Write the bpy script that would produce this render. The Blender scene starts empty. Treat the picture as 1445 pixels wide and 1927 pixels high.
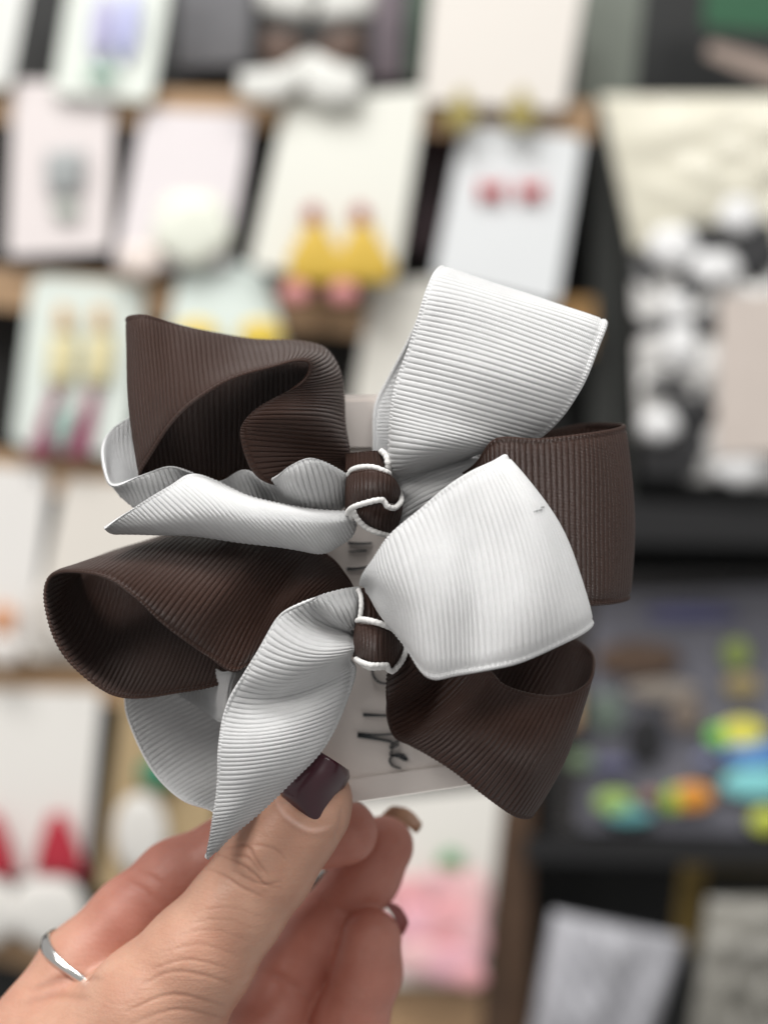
import bpy, math, random
import numpy as np

random.seed(4)
rng = np.random.default_rng(7)

# ------------------------------------------------------------------ camera, world, lamps
sc = bpy.context.scene
COL = sc.collection
F = 2784.0                 # focal length in photo pixels
D0 = 320.0                 # millimetres from lens to the plane of the bows
CX, CY = 722.5, 963.5

cam_d = bpy.data.cameras.new('camera')
cam = bpy.data.objects.new('camera', cam_d)
COL.objects.link(cam)
cam.location = (0, 0, 0)
cam.rotation_euler = (math.pi / 2, 0, 0)
cam_d.sensor_fit = 'VERTICAL'
cam_d.sensor_height = 36.0
cam_d.lens = F / 1927 * 36.0
cam_d.clip_start = 0.01
cam_d.clip_end = 50
cam_d.dof.use_dof = True
cam_d.dof.focus_distance = (D0 - 10) / 1000
cam_d.dof.aperture_fstop = cam_d.lens / 9.2
cam_d.dof.aperture_blades = 0
sc.camera = cam

world = bpy.data.worlds.new('World')
sc.world = world
world.use_nodes = True
bg = world.node_tree.nodes['Background']
bg.inputs[0].default_value = (1.0, 0.985, 0.97, 1)
bg.inputs[1].default_value = 0.34

def area(name, loc, target, size, power, col):
    l = bpy.data.lights.new(name, 'AREA')
    l.shape = 'RECTANGLE'; l.size = size[0]; l.size_y = size[1]
    l.energy = power; l.color = col
    o = bpy.data.objects.new(name, l)
    COL.objects.link(o)
    o.location = loc
    from mathutils import Vector
    d = Vector(target) - Vector(loc)
    o.rotation_euler = d.to_track_quat('-Z', 'Y').to_euler()
    return o
area('ceiling_and_fill_light', (-0.35, -0.15, 1.75), (0.0, 0.40, 0), (1.1, 0.5), 29, (1.0, 0.99, 0.975))
area('ceiling_and_fill_light', (0.9, -0.9, 1.75), (0.0, 0.7, 0), (1.0, 0.5), 13, (1.0, 0.98, 0.95))
area('ceiling_and_fill_light', (-1.3, -0.9, 1.2), (0.0, 0.6, 0), (0.8, 0.6), 13, (1.0, 0.97, 0.93))  # added front-left fill lamp, not a ceiling fixture of the store

sc.view_settings.view_transform = 'Standard'
sc.view_settings.look = 'None'
sc.view_settings.exposure = 0.18
sc.view_settings.gamma = 1.0
sc.view_settings.use_curve_mapping = False
sc.render.engine = 'CYCLES'
sc.cycles.use_denoising = True
sc.cycles.max_bounces = 8

# ------------------------------------------------------------------ helpers
def P(px, py, d):
    """photo pixel + depth (mm behind the plane of the bows) -> metres"""
    Y = D0 + d
    return ((px - CX) / F * Y / 1000, Y / 1000, (CY - py) / F * Y / 1000)

def Pn(a):
    a = np.asarray(a, float)
    Y = D0 + a[..., 2]
    return np.stack([(a[..., 0] - CX) / F * Y, Y, (CY - a[..., 1]) / F * Y], -1) / 1000

def tag(o, label=None, cat=None, group=None, kind=None):
    if label: o['label'] = label
    if cat: o['category'] = cat
    if group: o['group'] = group
    if kind: o['kind'] = kind
    return o

def empty(name, loc=(0, 0, 0)):
    o = bpy.data.objects.new(name, None)
    o.empty_display_size = 0.01
    o.location = loc
    COL.objects.link(o)
    return o

def link(name, me, m, parent=None, smooth=True):
    if smooth:
        me.polygons.foreach_set('use_smooth', [True] * len(me.polygons))
    me.materials.append(m)
    o = bpy.data.objects.new(name, me)
    COL.objects.link(o)
    if parent is not None:
        o.parent = parent
        root = parent
        while root.parent is not None: root = root.parent
        if root.type == 'EMPTY':
            l = root.location
            co = np.empty(len(me.vertices) * 3)
            me.vertices.foreach_get('co', co)
            co = co.reshape(-1, 3) - np.array(l)
            me.vertices.foreach_set('co', co.ravel())
    me.update()
    return o

def mesh_quads(name, verts, quads, uv=None):
    me = bpy.data.meshes.new(name)
    n, q = len(verts), len(quads)
    me.vertices.add(n)
    me.vertices.foreach_set('co', np.asarray(verts, np.float32).ravel())
    me.loops.add(q * 4)
    me.loops.foreach_set('vertex_index', np.asarray(quads, np.int32).ravel())
    me.polygons.add(q)
    me.polygons.foreach_set('loop_start', np.arange(q, dtype=np.int32) * 4)
    if uv is not None:
        l = me.uv_layers.new(name='UVMap')
        l.data.foreach_set('uv', np.asarray(uv, np.float32)[np.asarray(quads).ravel()].ravel())
    me.update(calc_edges=True)
    me.validate()
    return me

def mesh_py(name, verts, faces):
    me = bpy.data.meshes.new(name)
    me.from_pydata([tuple(v) for v in verts], [], faces)
    me.update()
    return me

# ------------------------------------------------------------------ materials
def mat(name, col, rough=0.5, spec=0.5, metal=0.0, var=0.08, vscale=40.0, bump=0.0, bscale=300.0, bdist=0.0003,
        sheen=0.0, coat=0.0, trans=0.0):
    m = bpy.data.materials.new(name)
    m.use_nodes = True
    nt = m.node_tree; N = nt.nodes; L = nt.links
    b = N['Principled BSDF']
    b.inputs['Roughness'].default_value = rough
    b.inputs['Specular IOR Level'].default_value = spec
    b.inputs['Metallic'].default_value = metal
    b.inputs['Sheen Weight'].default_value = sheen
    b.inputs['Coat Weight'].default_value = coat
    tc = N.new('ShaderNodeTexCoord')
    no = N.new('ShaderNodeTexNoise')
    no.inputs['Scale'].default_value = vscale
    no.inputs['Detail'].default_value = 4
    L.new(tc.outputs['Object'], no.inputs['Vector'])
    mx = N.new('ShaderNodeMix'); mx.data_type = 'RGBA'
    mx.inputs['A'].default_value = tuple(c * (1 - var) for c in col) + (1,)
    mx.inputs['B'].default_value = tuple(min(1, c * (1 + var)) for c in col) + (1,)
    L.new(no.outputs['Fac'], mx.inputs['Factor'])
    L.new(mx.outputs['Result'], b.inputs['Base Color'])
    if bump:
        n2 = N.new('ShaderNodeTexNoise'); n2.inputs['Scale'].default_value = bscale; n2.inputs['Detail'].default_value = 5
        L.new(tc.outputs['Object'], n2.inputs['Vector'])
        bp = N.new('ShaderNodeBump'); bp.inputs['Strength'].default_value = bump; bp.inputs['Distance'].default_value = bdist
        L.new(n2.outputs['Fac'], bp.inputs['Height'])
        L.new(bp.outputs['Normal'], b.inputs['Normal'])
    return m

def ribbon_mat(name, col, rough, sheen, spec):
    """grosgrain: fine warp threads run along the length, on top of the modelled ribs"""
    m = bpy.data.materials.new(name); m.use_nodes = True
    nt = m.node_tree; N = nt.nodes; L = nt.links
    b = N['Principled BSDF']
    b.inputs['Roughness'].default_value = rough
    b.inputs['Specular IOR Level'].default_value = spec
    b.inputs['Sheen Weight'].default_value = sheen
    b.inputs['Sheen Roughness'].default_value = 0.4
    uv = N.new('ShaderNodeUVMap')
    sep = N.new('ShaderNodeSeparateXYZ'); L.new(uv.outputs['UV'], sep.inputs[0])
    # warp threads: across v (mm) every 0.28 mm
    mu = N.new('ShaderNodeMath'); mu.operation = 'MULTIPLY'; mu.inputs[1].default_value = 2 * math.pi / 0.30
    L.new(sep.outputs['Y'], mu.inputs[0])
    si = N.new('ShaderNodeMath'); si.operation = 'SINE'; L.new(mu.outputs[0], si.inputs[0])
    no = N.new('ShaderNodeTexNoise'); no.inputs['Scale'].default_value = 3.5; no.inputs['Detail'].default_value = 5
    L.new(uv.outputs['UV'], no.inputs['Vector'])
    ad = N.new('ShaderNodeMath'); ad.operation = 'MULTIPLY_ADD'; ad.inputs[1].default_value = 1.2
    L.new(no.outputs['Fac'], ad.inputs[0]); L.new(si.outputs[0], ad.inputs[2])
    bp = N.new('ShaderNodeBump'); bp.inputs['Strength'].default_value = 0.8; bp.inputs['Distance'].default_value = 0.00009
    L.new(ad.outputs[0], bp.inputs['Height'])
    L.new(bp.outputs['Normal'], b.inputs['Normal'])
    n2 = N.new('ShaderNodeTexNoise'); n2.inputs['Scale'].default_value = 0.22; n2.inputs['Detail'].default_value = 5
    L.new(uv.outputs['UV'], n2.inputs['Vector'])
    mx = N.new('ShaderNodeMix'); mx.data_type = 'RGBA'
    mx.inputs['A'].default_value = tuple(c * 0.84 for c in col) + (1,)
    mx.inputs['B'].default_value = tuple(min(1, c * 1.12) for c in col) + (1,)
    av = N.new('ShaderNodeMath'); av.operation = 'MULTIPLY_ADD'; av.inputs[1].default_value = 0.5
    hf = N.new('ShaderNodeMath'); hf.operation = 'MULTIPLY'; hf.inputs[1].default_value = 0.5
    L.new(n2.outputs['Fac'], hf.inputs[0]); L.new(no.outputs['Fac'], av.inputs[0]); L.new(hf.outputs[0], av.inputs[2])
    L.new(av.outputs[0], mx.inputs['Factor'])
    L.new(mx.outputs['Result'], b.inputs['Base Color'])
    return m

M_BROWN = ribbon_mat('brown_grosgrain', (0.050, 0.0205, 0.0125), 0.38, 0.05, 0.5)
M_WHITE = ribbon_mat('white_grosgrain', (0.89, 0.895, 0.90), 0.42, 0.08, 0.5)
M_CORD = mat('white_cord', (0.80, 0.79, 0.77), 0.7, bump=0.6, bscale=2500, bdist=0.0002)
M_CARD = mat('card_stock', (0.84, 0.77, 0.72), 0.55, 0.4, var=0.03)
M_INK = mat('ink', (0.03, 0.035, 0.04), 0.6)
M_SILVER = mat('silver', (0.85, 0.83, 0.80), 0.16, metal=1.0, var=0.03)

# ------------------------------------------------------------------ ribbon surfaces
def lagr(vals, t):
    """interpolate along axis 1 of (n,m,3): quadratic for 3, Catmull-Rom for 4+"""
    n, m, _ = vals.shape
    if m == 2:
        return vals[:, None, 0] * (1 - t)[None, :, None] + vals[:, None, 1] * t[None, :, None]
    if m == 3:
        l0 = 2 * (t - .5) * (t - 1); l1 = -4 * t * (t - 1); l2 = 2 * t * (t - .5)
        return (vals[:, None, 0] * l0[None, :, None] + vals[:, None, 1] * l1[None, :, None] + vals[:, None, 2] * l2[None, :, None])
    g = np.concatenate([2 * vals[:, :1] - vals[:, 1:2], vals, 2 * vals[:, -1:] - vals[:, -2:-1]], 1)
    x = t * (m - 1); i = np.minimum(x.astype(int), m - 2); f = (x - i)[None, :, None]
    p0, p1, p2, p3 = g[:, i], g[:, i + 1], g[:, i + 2], g[:, i + 3]
    return 0.5 * ((2 * p1) + (-p0 + p2) * f + (2 * p0 - 5 * p1 + 4 * p2 - p3) * f ** 2 + (-p0 + 3 * p1 - 3 * p2 + p3) * f ** 3)

def hermite(pts, tk, t):
    """cubic through pts (n,...) at knots tk, evaluated at t; monotone-limited chord tangents"""
    n = len(pts)
    dt = np.diff(tk)
    sh = (slice(None),) + (None,) * (pts.ndim - 1)
    sl = np.diff(pts, axis=0) / dt[sh]
    m = np.empty_like(pts)
    m[0] = sl[0]; m[-1] = sl[-1]
    w = (dt[1:] / (dt[:-1] + dt[1:]))[sh]
    m[1:-1] = sl[:-1] * w + sl[1:] * (1 - w)
    i = np.clip(np.searchsorted(tk, t, side='right') - 1, 0, n - 2)
    h = dt[i]; s = ((t - tk[i]) / h)[sh]; h = h[sh]
    return ((2 * s**3 - 3 * s**2 + 1) * pts[i] + (s**3 - 2 * s**2 + s) * h * m[i]
            + (-2 * s**3 + 3 * s**2) * pts[i + 1] + (s**3 - s**2) * h * m[i + 1])

def smooth1(a, k):
    """gentle smoothing along axis 0 keeping the ends"""
    for _ in range(k):
        b = a.copy()
        b[1:-1] = 0.25 * a[:-2] + 0.5 * a[1:-1] + 0.25 * a[2:]
        a = b
    return a

def surface(stations, vs, step):
    st = Pn(stations) * 1000.0                     # mm
    mid = st.mean(1)
    chord = np.linalg.norm(np.diff(st, axis=0), axis=2).mean(1)
    tk = np.concatenate([[0], np.cumsum(np.maximum(chord, 0.5) ** 0.75)])
    tt = np.linspace(0, tk[-1], len(st) * 40)
    S = hermite(st, tk, tt)
    S = smooth1(S, 60)
    seg = np.linalg.norm(np.diff(S, axis=0), axis=2)
    seg = seg.mean(1) * 0.5 + seg.max(1) * 0.5
    L = np.concatenate([[0], np.cumsum(seg)])
    n = int(L[-1] / step)
    sL = np.arange(n) * step
    sw = sL + 0.16 * np.sin(sL * 0.31) + 0.09 * np.sin(sL * 0.83 + 1)
    t2 = np.interp(sw, L, np.arange(len(S)))
    i = np.minimum(t2.astype(int), len(S) - 2); f = (t2 - i)[:, None, None]
    R = S[i] * (1 - f) + S[i + 1] * f
    R = lagr(R, vs)
    return R, sL

def grid_normals(R):
    du = np.gradient(R, axis=0); dv = np.gradient(R, axis=1)
    nn = np.cross(du, dv)
    nn /= np.linalg.norm(nn, axis=2, keepdims=True) + 1e-9
    return nn

def shell(name, top, bot, uv=None):
    n, m, _ = top.shape
    V = np.concatenate([top.reshape(-1, 3), bot.reshape(-1, 3)]) / 1000.0
    idx = np.arange(n * m).reshape(n, m)
    a, b, c, d = idx[:-1, :-1], idx[1:, :-1], idx[1:, 1:], idx[:-1, 1:]
    q1 = np.stack([a, b, c, d], -1).reshape(-1, 4)
    q2 = np.stack([a, d, c, b], -1).reshape(-1, 4) + n * m
    o = n * m
    def wall(e):
        return np.stack([e[:-1], e[:-1] + o, e[1:] + o, e[1:]], -1)
    ws = [wall(idx[:, 0]), wall(idx[::-1, -1]), wall(idx[0, ::-1]), wall(idx[-1, :])]
    Q = np.concatenate([q1, q2] + ws)
    UV = None
    if uv is not None:
        UV = np.concatenate([uv.reshape(-1, 2)] * 2)
    return mesh_quads(name, V, Q, UV)

def ribbon(name, stations, m, parent, pitch=1.22, amp=0.38, thick=0.22, width=36.0, selv=1.5, per=8, wav=0.12, label=None):
    inner = np.linspace(selv / width, 1 - selv / width, 17)
    e = selv / width
    vs = np.concatenate([[0, e * .25, e * .5, e * .8], inner, [1 - e * .8, 1 - e * .5, 1 - e * .25, 1]])
    R, s = surface(np.array(stations, float), vs, pitch / per)
    nn = grid_normals(R)
    for _ in range(3):
        nn[1:-1] = (nn[:-2] + nn[1:-1] * 2 + nn[2:]) / 4
    nn /= np.linalg.norm(nn, axis=2, keepdims=True) + 1e-9
    # distance from the nearer edge decides rib / selvedge
    ve = np.minimum(vs, 1 - vs) * width
    frac = (s / pitch) % 1.0
    prof = np.sqrt(np.maximum(0, 1 - (2 * frac - 1) ** 2)) ** 0.75
    ribmask = np.clip((ve - selv * 0.75) / (selv * 0.3), 0, 1)
    bead = 0.5 + 0.5 * np.sin(2 * np.pi * s / (pitch * 0.72))
    edge = np.where(ve < selv * 0.62, 1.0, 0.0)
    # long, low ripples in the cloth
    ph = rng.uniform(0, 6.28, 4)
    low = wav * (np.sin(s[:, None] * 0.35 + vs[None] * 5 + ph[0]) + np.sin(s[:, None] * 0.16 - vs[None] * 9 + ph[1]))
    h = amp * prof[:, None] * ribmask[None] + edge[None] * (0.14 + 0.24 * bead[:, None]) * (1 - (ve[None] / (selv * 0.62) * 2 - 1) ** 2 * 0.8)
    base = R + nn * low[..., None]
    top = base + nn * (thick / 2 + h)[..., None]
    bot = base - nn * (thick / 2 + h)[..., None]
    uv = np.stack(np.broadcast_arrays(s[:, None], vs[None] * width), -1)
    me = shell(name, top, bot, uv)
    o = link(name, me, m, parent)
    if label: o['label'] = label
    return o

def tube(name, pts, r, m, parent, seg=8, beads=0.0, pitch=1.0):
    st = Pn(np.array(pts, float)) * 1000
    L = np.concatenate([[0], np.cumsum(np.linalg.norm(np.diff(st, axis=0), axis=1))])
    n = max(12, int(L[-1] / (pitch / 6)))
    t = np.linspace(0, L[-1], n)
    C = hermite(st, L, t)
    T = np.gradient(C, axis=0); T /= np.linalg.norm(T, axis=1, keepdims=True)
    up = np.array([0.13, -1.0, 0.21])
    A = np.cross(T, up); A /= np.linalg.norm(A, axis=1, keepdims=True) + 1e-9
    B = np.cross(T, A)
    th = np.linspace(0, 2 * np.pi, seg, endpoint=False)
    tw = 2 * np.pi * t / pitch
    rr = r * (1 + beads * np.sin(tw[:, None] + th[None] * 1.0))
    V = C[:, None] + rr[..., None] * (A[:, None] * np.cos(th)[None, :, None] + B[:, None] * np.sin(th)[None, :, None])
    idx = np.arange(n * seg).reshape(n, seg)
    nx = np.roll(idx, -1, 1)
    Q = np.stack([idx[:-1], nx[:-1], nx[1:], idx[1:]], -1).reshape(-1, 4)
    V = V.reshape(-1, 3)
    V = np.concatenate([V, C[:1], C[-1:]])
    F4 = [tuple(q) for q in Q]
    c0, c1 = n * seg, n * seg + 1
    for k in range(seg):
        F4.append((c0, idx[0, (k + 1) % seg], idx[0, k]))
        F4.append((c1, idx[-1, k], idx[-1, (k + 1) % seg]))
    me = mesh_py(name, V / 1000, [tuple(int(i) for i in f) for f in F4])
    return link(name, me, m, parent)

def patch(name, stations, thick, m, parent, nu=24, nv=17, smooth_u=10):
    """smooth thin plate through stations (nails)"""
    st = Pn(np.array(stations, float)) * 1000
    tk = np.concatenate([[0], np.cumsum(np.linalg.norm(np.diff(st, axis=0), axis=2).mean(1))])
    S = hermite(st, tk, np.linspace(0, tk[-1], nu))
    R = lagr(S, np.linspace(0, 1, nv))
    nn = grid_normals(R)
    me = shell(name, R + nn * thick / 2, R - nn * thick / 2)
    return link(name, me, m, parent)

# ------------------------------------------------------------------ background setting
DB = 640.0    # millimetres: depth of the rack behind the bows

def poly_prism(name, outline, d_front, thick, m, parent=None, dome=0.0, dtop=None, smooth=False):
    """closed outline (pixels), real thickness; optional domed front; dtop leans the top back"""
    o = np.array(outline, float)
    cy0, cy1 = o[:, 1].min(), o[:, 1].max()
    def dep(y, d):
        if dtop is None: return np.full(np.shape(y), d)
        return d + dtop * (cy1 - y) / max(1e-6, (cy1 - cy0))
    n = len(o)
    c = o.mean(0)
    rings = []
    if dome > 0:
        for s, k in ((1.0, 0.0), (0.93, 0.55), (0.78, 0.85), (0.45, 1.0)):
            q = c + (o - c) * s
            rings.append(Pn(np.column_stack([q, dep(q[:, 1], d_front) - dome * k])))
    else:
        rings.append(Pn(np.column_stack([o, dep(o[:, 1], d_front)])))
    back = Pn(np.column_stack([o, dep(o[:, 1], d_front + thick)]))
    V = np.concatenate([back] + rings)
    F_ = [tuple(range(n))]
    R = len(rings)
    for r in range(R):
        a0, b0 = r * n, (r + 1) * n
        for k in range(n):
            k2 = (k + 1) % n
            F_.append((a0 + k, b0 + k, b0 + k2, a0 + k2))
    F_.append(tuple(range((R + 1) * n - 1, R * n - 1, -1)))
    me = mesh_py(name, V, F_)
    import bmesh
    bm = bmesh.new(); bm.from_mesh(me); bmesh.ops.recalc_face_normals(bm, faces=bm.faces); bm.to_mesh(me); bm.free()
    return link(name, me, m, parent, smooth=smooth or dome > 0)

def rquad(q, r=14, n=5):
    """rounded quad outline in pixels"""
    q = [np.array(p, float) for p in q]
    out = []
    for i in range(4):
        a, b, c = q[i - 1], q[i], q[(i + 1) % 4]
        u = (a - b) / np.linalg.norm(a - b); v = (c - b) / np.linalg.norm(c - b)
        for k in range(n):
            t = k / (n - 1)
            p = (1 - t) ** 2 * (b + u * r) + 2 * t * (1 - t) * b + t * t * (b + v * r)
            out.append(tuple(p))
    return out

def ell(cx, cy, rx, ry, n=20, rot=0.0, wob=0.0):
    out = []
    for k in range(n):
        t = 2 * math.pi * k / n
        w = 1 + wob * math.sin(5 * t)
        x, y = rx * w * math.cos(t), ry * w * math.sin(t)
        out.append((cx + x * math.cos(rot) - y * math.sin(rot), cy + x * math.sin(rot) + y * math.cos(rot)))
    return out

M_WOOD = mat('rack_wood', (0.40, 0.255, 0.14), 0.5, var=0.25, vscale=12, bump=0.3, bscale=60, bdist=0.001)
M_DARK = mat('dark_panel', (0.013, 0.014, 0.014), 0.6, var=0.3, vscale=6)
M_BLACK = mat('black_metal', (0.010, 0.010, 0.011), 0.5)
M_GREYP = mat('grey_panel', (0.11, 0.105, 0.105), 0.5, var=0.25, vscale=5)

wall = poly_prism('wall', [(-900, -700), (2300, -700), (2300, 2700), (-900, 2700)], DB + 120, 20, M_DARK)
tag(wall, kind='structure')

rack = empty('display_rack', P(560, 1990, DB + 40))
tag(rack, 'wooden ledge rack with a dark back holding rows of earring cards', 'display rack')
poly_prism('back_panel', [(-500, -300), (1075, -300), (1075, 2200), (-500, 2200)], DB + 70, 8, M_DARK, rack)
def ledge(pts_top, h):
    (x0, y0), (x1, y1) = pts_top
    # a board with real depth: top face tilts away to the back panel
    poly_prism('ledge', [(x0, y0), (x1, y1), (x1, y1 + h), (x0, y0 + h)], DB + 12, 58, M_WOOD, rack)
ledge([(-300, 152), (1118, 192)], 70)
ledge([(-300, 478), (1112, 590)], 78)
ledge([(-300, 815), (1105, 960)], 75)
ledge([(-300, 1222), (1090, 1290)], 78)
poly_prism('ledge', [(-300, 1690), (990, 1815), (990, 1990), (400, 1900), (-300, 1742)], DB + 12, 58, M_WOOD, rack)
poly_prism('post', [(930, 1500), (1005, 1500), (985, 2200), (890, 2200)], DB + 10, 60, mat('dark_wood', (0.09, 0.05, 0.028), 0.5, var=0.3), rack)

# earring cards (each a thing)
def card(name, q, col, label, r=16, d=DB, lean=10, rough=0.5, group=None, cat='earring card'):
    m = mat(name + '_stock', col, rough, var=0.04, vscale=15)
    o = poly_prism(name, rquad(q, r), d, 1.5, m, None, dtop=lean)
    return tag(o, label, cat, group)

IV = (0.72, 0.72, 0.66)
card('earring_card', [(-60, -70), (62, -70), (18, 165), (-80, 172)], (0.68, 0.69, 0.66), 'plain off-white card beside the lilac drop earring card')
card('earring_card', [(140, -80), (330, -80), (285, 192), (98, 176)], (0.70, 0.74, 0.68), 'pale green-white card carrying lilac and blue drop earrings')
card('earring_card', [(818, -80), (1108, -80), (1062, 208), (792, 192)], (0.70, 0.66, 0.61), 'cream card with long olive gold drop earrings')
card('earring_card', [(28, 150), (216, 160), (206, 470), (14, 482)], (0.72, 0.66, 0.65), 'pinkish white card carrying grey square earrings')
card('earring_card', [(272, 205), (476, 214), (428, 500), (212, 505)], (0.73, 0.68, 0.69), 'lavender white card behind a shimmering white flower earring')
card('earring_card', [(540, 190), (802, 166), (742, 545), (468, 500)], (0.76, 0.76, 0.69), 'large ivory card holding yellow tassel earrings', d=DB - 12)
card('earring_card', [(872, 232), (1098, 258), (1046, 575), (815, 520)], (0.70, 0.72, 0.73), 'cool white card with two tiny red bow studs')
card('earring_card', [(62, 516), (276, 536), (236, 858), (22, 838)], (0.68, 0.74, 0.69), 'mint edged card with orange, yellow and plum tassel earrings', r=30)
card('earring_card', [(345, 480), (500, 500), (548, 690), (300, 690)], (0.66, 0.74, 0.70), 'mint card with yellow earrings just behind the brown loop', r=50)
card('earring_card', [(700, 530), (860, 520), (850, 900), (640, 900)], (0.66, 0.64, 0.58), 'cream card standing behind the upright white ribbon loop')
card('earring_card', [(-80, 872), (95, 884), (58, 1225), (-110, 1215)], (0.74, 0.72, 0.69), 'white card with an orange round earring and pearl drop')
card('earring_card', [(125, 900), (330, 915), (300, 1245), (45, 1240)], (0.70, 0.66, 0.60), 'beige white card behind the brown open loop')
card('earring_card', [(-80, 1296), (192, 1300), (158, 1650), (-100, 1650)], (0.76, 0.74, 0.70), 'white card carrying red felt hat earrings')
card('earring_card', [(232, 1310), (420, 1330), (400, 1680), (182, 1680)], (0.42, 0.31, 0.17), 'tan board with a green disc and white oval earring', r=8)
card('earring_card', [(640, 1508), (948, 1478), (908, 1855), (585, 1850)], (0.78, 0.76, 0.71), 'white card with pink flower earrings behind the fingers')

def ear(name, outline, col, label, d=DB - 3, dome=4.0, thick=2.0, group=None, cat='earring', rough=0.35, lean=None):
    m = mat(name + '_paint', col, rough, var=0.12, vscale=60)
    o = poly_prism(name, outline, d, thick, m, None, dome=dome)
    return tag(o, label, cat, group)

# lilac/blue drops
ear('earring', ell(192, 50, 22, 66, rot=0.12), (0.52, 0.50, 0.72), 'lilac teardrop earring on the pale green card', d=DB)
ear('earring', ell(240, 48, 22, 72, rot=0.12), (0.56, 0.58, 0.86), 'pale blue teardrop earring on the pale green card', d=DB)
ear('earring', ell(192, 138, 30, 9), (0.30, 0.56, 0.44), 'small green leaf charm under the lilac drops', d=DB - 2)
for x in (868, 980):
    ear('earring', [(x - 3, 165), (x + 5, 165), (x + 32, 215), (x + 20, 245), (x - 22, 245), (x - 34, 215)], (0.34, 0.28, 0.09),
        'olive gold fan earring hanging below the cream card', d=DB - 5, dome=2, group='olive gold fan earrings')
ear('earring', rquad([(86, 285), (160, 280), (155, 360), (90, 365)], 10), (0.36, 0.38, 0.38), 'grey square earring on the pinkish card', d=DB - 2, dome=2)
ear('earring', ell(125, 395, 26, 18), (0.46, 0.50, 0.45), 'sage grey oval below the grey square earring', d=DB - 2, dome=2)
ear('earring', ell(362, 430, 74, 70, wob=0.06, n=30), (0.80, 0.82, 0.72), 'shimmering white flower shaped earring', dome=6)
ear('earring', ell(265, 490, 42, 34, wob=0.05, n=30), (0.80, 0.70, 0.64), 'blush round earring beside the shimmering flower', dome=6, d=DB - 6)
for x in (592, 682):
    g = 'yellow tassel earrings'
    e = empty('tassel_earring', P(x, 540, DB - 16)); tag(e, 'mustard yellow tassel earring with red cap on ivory card', 'earring', g)
    poly_prism('tassel', [(x - 14, 418), (x + 14, 418), (x + 62, 500), (x + 56, 534), (x - 54, 530), (x - 50, 485)], DB - 18, 4, mat('yellow_tassel', (0.66, 0.44, 0.06), 0.5, var=0.2, vscale=120), e, dome=4)
    poly_prism('cap', ell(x - 4, 404, 17, 20), DB - 18, 4, mat('red_cap', (0.36, 0.06, 0.05), 0.4), e, dome=4)
    poly_prism('bead', ell(x - 36, 550, 28, 22), DB - 18, 4, mat('pink_bead', (0.66, 0.27, 0.27), 0.4), e, dome=5)
for x in (925, 1000):
    e = [(x - 24, 340), (x, 350), (x + 22, 338), (x + 22, 382), (x, 368), (x - 24, 380)]
    ear('earring', e, (0.50, 0.05, 0.06), 'tiny red bow stud on the cool white card', d=DB + 2, dome=2, group='red bow studs')
for x in (112, 182):
    g = 'orange and plum tassel earrings'
    e = empty('tassel_earring', P(x, 850, DB - 4)); tag(e, 'long tassel earring of orange, yellow and plum strands', 'earring', g)
    poly_prism('top_bead', ell(x + 8, 600, 16, 26), DB - 2, 3, mat('orange_bead', (0.66, 0.44, 0.22), 0.4), e, dome=3)
    poly_prism('strands', [(x - 14, 630), (x + 32, 630), (x + 26, 720), (x - 24, 720)], DB - 2, 3, mat('yellow_strand', (0.74, 0.66, 0.38), 0.5), e, dome=3)
    poly_prism('fringe', [(x - 14, 735), (x + 4, 735), (x - 14, 860), (x - 62, 860)], DB - 2, 3, mat('plum_fringe', (0.30, 0.07, 0.13), 0.5), e, dome=3)
ear('earring', rquad([(105, 765), (140, 765), (125, 835), (88, 835)], 8), (0.34, 0.55, 0.48), 'teal tassel strand between the plum fringes', dome=2)
for x in (360, 480):
    ear('earring', ell(x + 10, 630, 42, 30), (0.76, 0.56, 0.08), 'yellow disc earring behind the brown loop', dome=3, group='yellow disc earrings')
ear('earring', ell(5, 1165, 26, 30), (0.66, 0.33, 0.18), 'orange round earring on the white card', dome=4)
ear('earring', ell(8, 1225, 34, 30), (0.74, 0.70, 0.66), 'white pearl drop under the orange earring', dome=6, d=DB - 6)
ear('earring', ell(112, 1160, 60, 70), (0.62, 0.58, 0.53), 'round taupe shell earring behind the brown loop', dome=5)
for x, s in ((-18, 0), (108, 1)):
    g = 'red felt hat earrings'
    e = empty('hat_earring', P(x, 1780, DB - 10)); tag(e, 'red felt hat earring with a fluffy white brim', 'earring', g)
    poly_prism('hat', [(x - 14, 1532), (x + 14, 1530), (x + 40, 1590), (x + 58, 1652), (x - 46, 1642), (x - 34, 1590)], DB - 5, 4, mat('red_felt', (0.44, 0.025, 0.045), 0.8, var=0.15), e, dome=6)
    poly_prism('brim', ell(x - 18, 1716, 76, 68, wob=0.04, n=30), DB - 6, 4, mat('white_fluff', (0.76, 0.74, 0.70), 0.9), e, dome=8)
ear('earring', ell(300, 1455, 40, 30), (0.04, 0.24, 0.14), 'dark green disc earring on the tan board', dome=4)
ear('earring', ell(265, 1570, 52, 78), (0.74, 0.72, 0.68), 'white oval earring on the tan board', dome=6)
ear('earring', ell(848, 1622, 24, 22), (0.10, 0.33, 0.14), 'green leaf bead above the pink petals', dome=4)
fl = empty('flower_earring', P(830, 1855, DB - 8)); tag(fl, 'pink layered petal earring hanging on the white card', 'earring')
pcols = [(0.80, 0.40, 0.42), (0.78, 0.46, 0.48), (0.82, 0.52, 0.52), (0.80, 0.44, 0.50)]
mp = [mat('pink_petal', c, 0.6, var=0.1) for c in pcols]
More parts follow.
